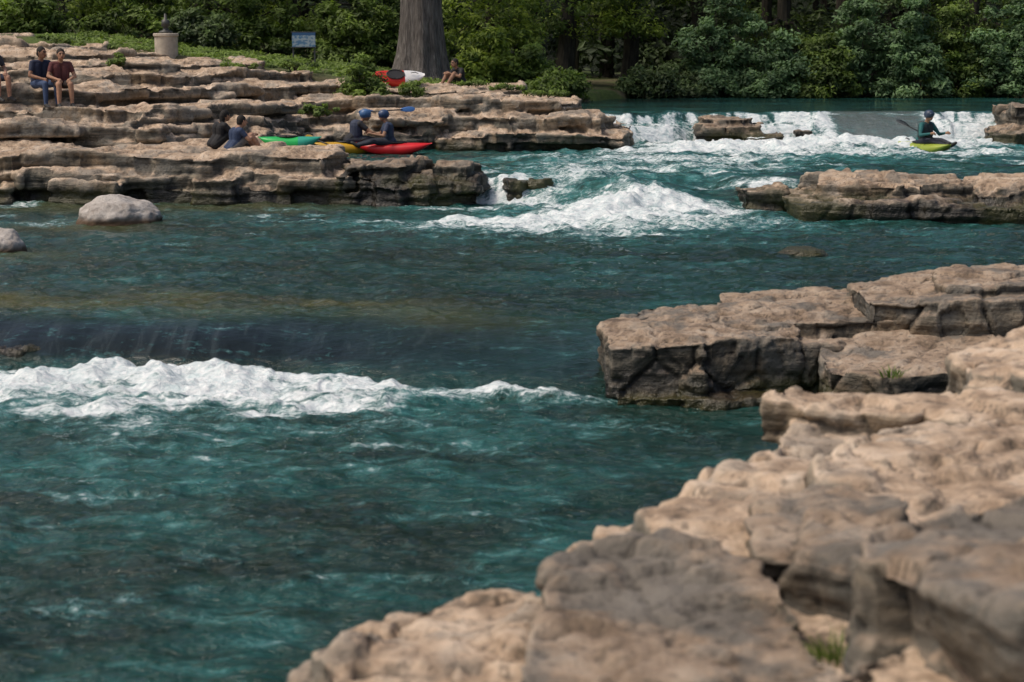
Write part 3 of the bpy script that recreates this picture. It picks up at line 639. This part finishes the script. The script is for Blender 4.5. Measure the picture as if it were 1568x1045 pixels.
shrub('bank_bush', -4.0, 45.8, 2.2, .7, .6, 1.0, LM_green, 401, leaf=.06, nclump=50, per=90, cl=(.12, .3))
shrub('bank_bush', -2.7, 46.3, 2.2, .35, .3, .4, LM_green, 402, leaf=.05, nclump=18, per=80, cl=(.1, .2))
shrub('small_plant', -10.2, 44.6, 3.0, .2, .2, .3, LM_green, 403, leaf=.05, nclump=10, per=60, cl=(.08, .16))
shrub('small_plant', -4.9, 44.0, 1.8, .5, .25, .2, LM_green, 404, leaf=.05, nclump=18, per=60, cl=(.08, .14))
def grass_tuft(name, x, y, z, r, h, n, seed, mat, wd=.006):
    rng = np.random.RandomState(seed); V = []
    for i in range(n):
        th = rng.rand()*6.28; q = r*math.sqrt(rng.rand()); b = np.array([x+q*math.cos(th), y+q*math.sin(th), z-.02]); l = np.array([math.cos(th)*rng.rand(), math.sin(th)*rng.rand(), 1.0])*h*(.4+.7*rng.rand())
        s = np.array([math.sin(th+1), math.cos(th+1), 0])*wd
        V += [b-s, b+s, b+l*.6+s*.8, b+l*.55-s*.8, b+l*.55-s*.8, b+l*.6+s*.8, b+l+l*[.3, .3, -.1]+s*.1, b+l+l*[.3, .3, -.1]-s*.1]
    V = np.array(V); foliage_obj(name, None, V, np.repeat(rng.rand(len(V)//4), 4), mat)
grass_tuft('grass_tuft', 3.62, 16.0, .50, .10, .11, 60, 1, LM_green, .005)
grass_tuft('grass_tuft', 1.24, 6.15, 1.34, .10, .12, 90, 2, LM_green, .004)
rngg = np.random.RandomState(9); gp = []
for i in range(900):
    x = rngg.uniform(-14, 2.5); y = rngg.uniform(50.5, 59); gp.append((x, y, float(gz(x, y))+.02))
V, t = leaves(np.array(gp), rngg.uniform(.12, .3, 900), 40, .07, rngg, .35); foliage_obj('bank_grass', None, V, np.clip(t+.1, 0, 1), LM_green)
for i, (x, y, z) in enumerate([(-.2, 48.5, 2.3), (.9, 47.6, 2.2), (-1.3, 49, 2.42), (-7.5, 47.2, 2.9), (-6.3, 50.0, 2.95)]):
    shrub('low_weeds', x, y, z, .7, .4, .12, LM_green, 420+i, leaf=.045, nclump=14, per=50, cl=(.08, .16))

# ------------------------------------------------------------ PEOPLE
def uvs(VF, c, r, rot=None, nu=14, nv=9):
    V, Fs = VF; b = len(V)
    for i in range(nv+1):
        ph = math.pi*i/nv
        for j in range(nu):
            th = 2*math.pi*j/nu; p = Vector((r[0]*math.sin(ph)*math.cos(th), r[1]*math.sin(ph)*math.sin(th), r[2]*math.cos(ph)))
            V.append(tuple(Vector(c)+p))
    for i in range(nv):
        for j in range(nu): Fs.append((b+i*nu+j, b+(i+1)*nu+j, b+(i+1)*nu+(j+1) % nu, b+i*nu+(j+1) % nu))
def caps(VF, a, b, ra, rb, seg=12):
    a = Vector(a); b = Vector(b); d = (b-a).normalized(); pts = []; rd = []
    for q in (-.98, -.8, -.5, 0): pts.append(a+d*ra*q); rd.append(ra*math.sqrt(1-q*q))
    for q in (0, .5, .8, .98): pts.append(b+d*rb*q); rd.append(rb*math.sqrt(1-q*q))
    tube(VF, pts, rd, seg)
MATC = {}
def cm(kind, col, rough=.8):
    key = (kind, col)
    if key not in MATC: MATC[key] = simple(kind, col, rough, .2, 14)
    return MATC[key]
POSES = {
 'ledge': dict(chest=(0, .07, .40), neck=(0, .10, .56), head=(0, .15, .70), sh=(.175, .08, .50), knee=(.12, .43, .10), ank=(.13, .44, -.31), toe=(.14, .60, -.36), elb=(.27, .13, .26), wri=(.13, .34, .20)),
 'ground': dict(chest=(0, .13, .38), neck=(0, .2, .53), head=(0, .28, .65), sh=(.175, .17, .47), knee=(.15, .40, .38), ank=(.13, .62, .09), toe=(.14, .78, .05), elb=(.26, .30, .30), wri=(.12, .47, .37)),
 'kayak': dict(chest=(0, .09, .38), neck=(0, .13, .54), head=(0, .18, .68), sh=(.18, .12, .48), knee=(.17, .42, .13), ank=(.11, .78, .05), toe=(.10, .88, .10), elb=(.33, .22, .26), wri=(.27, .46, .30)),
 'reach': dict(chest=(0, .16, .36), neck=(0, .26, .50), head=(0, .36, .61), sh=(.18, .22, .45), knee=(.17, .42, .13), ank=(.11, .78, .05), toe=(.10, .88, .10), elb=(.26, .44, .27), wri=(.16, .66, .20)),
}
def person(name, loc, yaw, pose, shirt=(.02, .03, .06), shorts=(.02, .025, .04), skin=(.33, .18, .11), hair=(.012, .009, .007), helmet=None, vest=None, longhair=False, longsleeve=False, head_turn=0, legskin=True, scale=1.08):
    p = POSES[pose]; prim = []
    def C(a, b, ra, rb, l): prim.append(('c', Vector(a), Vector(b), ra, rb, l))
    def E(c, r, l): prim.append(('e', Vector(c), Vector(r), 0, 0, l))
    ch = Vector(p['chest']); nk = Vector(p['neck']); hd = Vector(p['head'])
    for s in (-1, 1):
        mx = lambda q: Vector((q[0]*s, q[1], q[2]))
        sh, kn, an, to, el, wr = [mx(p[q]) for q in ('sh', 'knee', 'ank', 'toe', 'elb', 'wri')]
        hip = Vector((.09*s, .0, .10))
        C(hip, hip.lerp(kn, .8), .095, .072, 'shorts'); C(hip.lerp(kn, .7), kn, .07, .058, 'skin' if legskin else 'shorts')
        C(kn, kn.lerp(an, .35), .057, .056, 'skin' if legskin else 'shorts'); C(kn.lerp(an, .35), an, .056, .037, 'skin' if legskin else 'shorts')
        C(an, to, .042, .034, 'shoe'); C(an+Vector((0, -.04, -.03)), an, .035, .04, 'shoe')
        C(nk+Vector((0, -.02, -.05)), sh, .06, .062, 'shirt')
        C(sh, sh.lerp(el, .55), .060, .052, 'shirt'); C(sh.lerp(el, .5), el, .045, .038, 'shirt' if longsleeve else 'skin')
        C(el, wr, .038, .026, 'shirt' if longsleeve else 'skin')
        C((.075*s, 0, .10), ch+Vector((.08*s, 0, -.12)), .105, .095, 'shirt'); C(ch+Vector((.08*s, 0, -.12)), ch+Vector((.09*s, 0, .04)), .095, .10, 'shirt')
        if vest: C(ch+Vector((.08*s, 0, -.14)), ch+Vector((.085*s, 0, .05)), .125, .122, 'vest'); C(ch+Vector((.1*s, 0, .05)), nk+Vector((.11*s, -.02, -.03)), .07, .05, 'vest')
        d = (wr-el).normalized(); lat = Vector((0, 0, 1)).cross(d).normalized(); dn = lat.cross(d).normalized()
        if dn.z > 0: dn = -dn
        C(wr+d*.015, wr+d*.075, .026, .034, 'skin')
        for fi, (o, L) in enumerate([(-.033, .8), (-.011, 1), (.011, .95), (.033, .72)]):
            k0 = wr+d*.085+lat*o; k1 = k0+(d*.8+dn*.6)*.036*L+lat*o*.25; k2 = k1+(d*.15+dn)*.032*L; C(k0, k1, .0105, .0095, 'skin'); C(k1, k2, .0095, .008, 'skin')
        t0 = wr+d*.03-lat*s*-.028; t1 = t0+(d*.6+dn*.35+lat*s*.7)*.035; t2 = t1+(d*.7+dn*.6)*.028; C(t0, t1, .013, .011, 'skin'); C(t1, t2, .011, .009, 'skin')
    C(nk+Vector((0, -.02, -.04)), hd+Vector((0, -.02, -.05)), .055, .05, 'skin')
    cs, sn = math.cos(head_turn), math.sin(head_turn)
    def hp(x, y, z): return hd+Vector((x*cs-y*sn, x*sn+y*cs, z))
    E(hd, (.078, .092, .105), 'skin'); E(hp(0, .03, -.055), (.055, .058, .055), 'skin')
    C(hp(0, .088, .0), hp(0, .108, -.028), .010, .015, 'skin')
    C(hp(-.02, .084, -.06), hp(.02, .084, -.06), .009, .009, 'lip')
    for s in (-1, 1):
        E(hp(.03*s, .082, .01), (.013, .013, .009), 'eye'); C(hp(.02*s, .089, .028), hp(.045*s, .08, .028), .006, .005, 'hair')
        C(hp(.078*s, -.005, .015), hp(.078*s, 0, -.02), .014, .010, 'skin')
    if helmet:
        E(hp(0, -.005, .035), (.105, .125, .105), 'helmet'); C(hp(-.05, .1, .05), hp(.05, .1, .05), .018, .018, 'helmet')
    else:
        E(hp(0, -.018, .03), (.088, .096, .098), 'hair')
        if longhair: C(hp(0, -.06, 0), hp(0, -.085, -.16), .07, .05, 'hair')
        else: E(hp(0, -.05, -.02), (.075, .065, .07), 'hair')
    VF = ([], [])
    for q in prim:
        if q[0] == 'c': caps(VF, q[1], q[2], q[3], q[4])
        else: uvs(VF, q[1], q[2])
    me = voxelize(VF[0], VF[1], .009, 1)
    nf = len(me.polygons); fc = np.empty(nf*3, np.float32); me.polygons.foreach_get('center', fc); fc = fc.reshape(-1, 3)
    best = np.full(nf, 9.); lab = np.zeros(nf, np.int32)
    labs = ['skin', 'shirt', 'shorts', 'shoe', 'hair', 'helmet', 'vest', 'eye', 'lip']
    for q in prim:
        if q[0] == 'c':
            a = np.array(q[1]); b = np.array(q[2]); ab = b-a; t = np.clip(((fc-a)@ab)/(ab@ab), 0, 1); dd = np.linalg.norm(fc-a-t[:, None]*ab, axis=1)-(q[3]+(q[4]-q[3])*t)
        else:
            rr = np.array(q[2]); dd = (np.linalg.norm((fc-np.array(q[1]))/rr, axis=1)-1)*rr.min()
        if q[5] in ('eye', 'lip'): dd = dd-.003
        m = dd < best; best[m] = dd[m]; lab[m] = labs.index(q[5])
    me.materials.clear()
    cols = [skin, shirt, shorts, (.03, .03, .03), hair, helmet or (.1, .1, .1), vest or (.1, .1, .1), (.01, .008, .006), (.25, .09, .07)]
    for l, c in zip(labs, cols): me.materials.append(cm('person_'+l, tuple(c), .4 if l == 'helmet' else .8))
    me.polygons.foreach_set('material_index', lab); me.polygons.foreach_set('use_smooth', np.full(nf, True)); me.name = name
    o = add(name, me, loc=loc, rotz=yaw); o.scale = (scale,)*3
    return o

def topz(x, y):
    dg = bpy.context.evaluated_depsgraph_get(); dg.update()
    z = 50; 
    for _ in range(12):
        hit, loc, nr, idx, ob, mt = scene.ray_cast(dg, Vector((x, y, z)), Vector((0, 0, -1)))
        if not hit: return 0
        if ob.name.startswith(('rock', 'ground', 'river_rock')): return loc.z
        z = loc.z-.01
    return loc.z
z = topz(-10.85, 40.05)
person('seated_person', (-10.9, 39.78, z+.02), math.pi+.8, 'ledge', shirt=(.02, .028, .06), shorts=(.04, .07, .15), skin=(.30, .16, .10), legskin=False, scale=1.17, head_turn=.3)
z = topz(-10.38, 40.05)
person('seated_person', (-10.40, 39.76, z+.02), math.pi+.45, 'ledge', shirt=(.12, .035, .035), shorts=(.03, .02, .02), skin=(.40, .22, .14), longhair=True, hair=(.02, .012, .008), scale=1.12)
z = topz(-12.15, 40.2)
person('seated_person', (-12.02, 39.8, z+.1), math.pi+.9, 'ledge', shirt=(.05, .05, .06), shorts=(.02, .03, .06), skin=(.45, .25, .17), scale=1.12)
z = topz(-6.45, 37.2)
person('seated_person', (-6.45, 37.1, z), -.9, 'ground', shirt=(.012, .012, .014), shorts=(.02, .02, .02), hair=(.008, .006, .005), longhair=True)
z = topz(-6.05, 36.8)
person('seated_person', (-6.05, 36.75, z), -1.0, 'ground', shirt=(.025, .045, .10), shorts=(.12, .12, .12), skin=(.42, .24, .16))
z = topz(-1.4, 49.4)
person('seated_person', (-1.4, 49.4, z), math.pi-.9, 'ground', shirt=(.015, .015, .018), shorts=(.02, .02, .02), skin=(.3, .17, .11))

# ------------------------------------------------------------ KAYAKS
def kayak(name, loc, yaw, col, L=2.5, W=.64, pitch=0, roll=0, col2=None):
    e = empty(name, loc); e.rotation_euler = (pitch, roll, yaw)
    V = []; nr = 31; ns = 20
    for i in range(nr):
        t = -1+2*i/(nr-1); w = W/2*max(.04, (1-abs(t)**2.6))**.65; rock_ = .16*abs(t)**2.4; hh = .30*(1-.45*abs(t)**2)
        for j in range(ns):
            th = 2*math.pi*j/ns; cx = math.cos(th); sz = math.sin(th)
            xx = w*math.copysign(abs(cx)**.75, cx)
            zz = (.16+rock_)+(hh*.55*abs(sz)**.9 if sz > 0 else -hh*.5*abs(sz)**.55)*max(.15, 1-abs(t)**4)
            V.append((xx, t*L/2, zz))
    Q = [(i*ns+j, i*ns+(j+1) % ns, (i+1)*ns+(j+1) % ns, (i+1)*ns+j) for i in range(nr-1) for j in range(ns)]
    Fs = Q+[tuple(range(ns)), tuple(range((nr-1)*ns+ns-1, (nr-1)*ns-1, -1))]
    m1 = simple(name+'_plastic', col, .35, .12, 3); mats = [m1]
    if col2: mats.append(simple(name+'_plastic_b', col2, .35, .1, 3))
    me = pyd('hull', (V, Fs), mats)
    if col2:
        for pl in me.polygons:
            if pl.center.y > L*.12: pl.material_index = 1
    add('hull', me, e)
    rim = tubes(); n = 28; q = W/.64; pts = [(.215*q*math.cos(2*math.pi*i/n), -.05+.16*L*math.sin(2*math.pi*i/n), .335) for i in range(n+1)]
    tube(rim, pts, [.018]*(n+1), 8); add('cockpit_rim', pyd('cockpit_rim', rim, [simple(name+'_rim', (.02, .02, .02), .5)]), e)
    V = [(0, -.05, .325)]+[(.21*q*math.cos(2*math.pi*i/n), -.05+.158*L*math.sin(2*math.pi*i/n), .333) for i in range(n)]
    add('cockpit_shade', pyd('cockpit_shade', (V, [(0, 1+i, 1+(i+1) % n) for i in range(n)]), [simple(name+'_opening_dark', (.015, .015, .018), .7)]), e)  # near-black disc stands in for the shaded cockpit opening
    for s in (-1, 1):
        g = tubes(); tube(g, [(0, s*(L/2-.14)-.05*s, .36), (0, s*(L/2-.18)-.1*s, .41), (0, s*(L/2-.3)-.1*s, .38)], [.012]*3, 6)
        add('grab_loop', pyd('grab_loop', g, [simple(name+'_loop', (.02, .02, .02), .6)]), e)
    return e
def paddle(name, a, b, col, tw=.0, blade=(.10, .23)):
    a = Vector(a); b = Vector(b); e = empty(name, (a+b)/2); d = (b-a).normalized(); L = (b-a).length
    e.rotation_mode = 'QUATERNION'; e.rotation_quaternion = d.to_track_quat('Z', 'Y')
    s = tubes(); tube(s, [(0, 0, -L/2+.3), (0, 0, L/2-.3)], [.016, .016], 8); add('shaft', pyd('shaft', s, [simple(name+'_shaft', (.03, .03, .03), .4)]), e)
    m = simple(name+'_blade', col, .4, .1)
    for sg in (-1, 1):
        V = ([], []); uvs(V, (0, 0, 0), (blade[0], .012, blade[1])); me = pyd('blade', V, [m])
        for v in me.vertices: v.co.x *= 1+.25*(v.co.z*sg/blade[1]); v.co.y += .3*v.co.x*v.co.x
        o = add('blade', me, e, (0, 0, sg*(L/2-.18))); o.rotation_euler = (0, 0, tw*sg)
    return e
zz = topz(-4.95, 38.2)
kayak('green_kayak', (-4.95, 38.25, zz+.02), -1.50, (.02, .46, .10), L=1.4, W=.5, col2=(.03, .34, .24))
kayak('yellow_kayak', (-4.0, 42.55, .92), -1.35, (.60, .34, .02), L=1.9, W=.62)
person('kayaker', (-4.05, 42.5, 1.16), -1.35, 'reach', shirt=(.02, .02, .025), vest=(.035, .045, .08), helmet=(.06, .14, .30), legskin=False, scale=1.2)
kayak('red_kayak', (-2.95, 42.2, .92), 1.45, (.66, .015, .02), L=2.0, W=.62)
person('kayaker', (-2.95, 42.2, 1.14), 1.75, 'kayak', shirt=(.04, .05, .09), vest=(.03, .05, .09), helmet=(.03, .06, .14), legskin=False, scale=1.12)
paddle('kayak_paddle', (-3.9, 43.9, 1.92), (-2.5, 44.1, 2.0), (.05, .15, .40), 1.3, (.07, .2))
paddle('kayak_paddle', (-4.9, 40.6, 1.50), (-3.9, 40.3, 1.15), (.6, .35, .03), 1.4, (.06, .16))
kayak('red_kayak', (-3.25, 48.4, 2.58), -1.35, (.6, .03, .02), L=1.55, W=.5, roll=.8, col2=(.75, .75, .75))
kayak('lime_kayak', (10.5, 43.7, .84), -2.7, (.34, .42, .06), L=2.0, W=.62, pitch=0)
person('kayaker', (10.45, 43.75, 1.08), -2.5, 'kayak', shirt=(.02, .12, .12), vest=(.02, .03, .035), helmet=(.03, .05, .09), longsleeve=True, legskin=False, scale=1.12)
paddle('kayak_paddle', (9.7, 43.3, 1.75), (11.1, 43.6, 1.05), (.015, .02, .035), .3, (.11, .2))

# ------------------------------------------------------------ SITE FURNITURE
pz = topz(-10.1, 50.6)
e = empty('concrete_pillar', (-10.1, 50.6, pz-.05)); mc = simple('weathered_concrete', (.42, .37, .30), .9, .25, 5)
T = tubes(); tube(T, [(0, 0, 0), (0, 0, .06), (0, 0, .08), (0, 0, .84), (0, 0, .86), (0, 0, .92), (0, 0, .94)], [.37, .37, .335, .335, .37, .37, .35], 40); add('shaft', pyd('shaft', T, [mc], False), e)
md = simple('dark_metal', (.06, .06, .055), .5); T = tubes(); tube(T, [(0, 0, .94), (0, 0, 1.0), (0, 0, 1.02), (0, 0, 1.12), (0, 0, 1.14), (0, 0, 1.32), (0, 0, 1.34), (0, 0, 1.5)], [.2, .2, .09, .07, .13, .11, .05, .03], 20); add('finial', pyd('finial', T, [md]), e)
pz = topz(-8.85, 51.5)
e = empty('marker_post', (-8.95, 51.8, pz)); T = tubes(); tube(T, [(0, 0, -.2), (0, 0, .95), (0, 0, 1.0)], [.03, .03, .02], 10); add('post', pyd('post', T, [simple('post_metal', (.3, .3, .28), .5)]), e)
T = tubes(); tube(T, [(0, 0, .8), (0, 0, .92)], [.045, .045], 10); add('band', pyd('band', T, [simple('band', (.5, .5, .45), .5)]), e)
sx_, sy_ = -6.85, 57.0; pz = float(gz(sx_, sy_)); e = empty('information_sign', (sx_, sy_, pz), .12)
def box(name, c, s, mat, parent):
    x, y, z_ = s; V = [(c[0]+a*x/2, c[1]+b*y/2, c[2]+d*z_/2) for a in (-1, 1) for b in (-1, 1) for d in (-1, 1)]
    me = pyd(name, (V, [(0, 1, 3, 2), (4, 6, 7, 5), (0, 4, 5, 1), (2, 3, 7, 6), (0, 2, 6, 4), (1, 5, 7, 3)]), [mat], False); o = add(name, me, parent)
    b = o.modifiers.new('b', 'BEVEL'); b.width = min(s)*.15; b.segments = 2; return o
ks = N('sign_panel'); tc = ks.n('ShaderNodeTexCoord'); sp = ks.n('ShaderNodeSeparateXYZ'); ks.l(tc.outputs['Generated'], sp.inputs[0])
nn = ks.noise(tc.outputs['Generated'], 5, 3); cc = ks.mix(ks.mr(nn, .45, .55), (.12, .25, .42), (.42, .5, .56))
cc = ks.mix(ks.mr(sp.outputs[2], .8, .82), cc, (.05, .13, .28)); ks.l(cc, ks.b.inputs['Base Color']); ks.b.inputs['Roughness'].default_value = .4
box('panel', (0, -.03, .72), (.76, .03, .46), ks.m, e); fm_ = simple('sign_frame', (.08, .08, .08), .5)
box('frame_top', (0, -.02, .965), (.82, .05, .03), fm_, e); box('frame_bottom', (0, -.02, .475), (.82, .05, .03), fm_, e)
box('post_a', (-.35, .02, .4), (.05, .05, 1.1), fm_, e); box('post_b', (.35, .02, .4), (.05, .05, 1.1), fm_, e)
print('done')
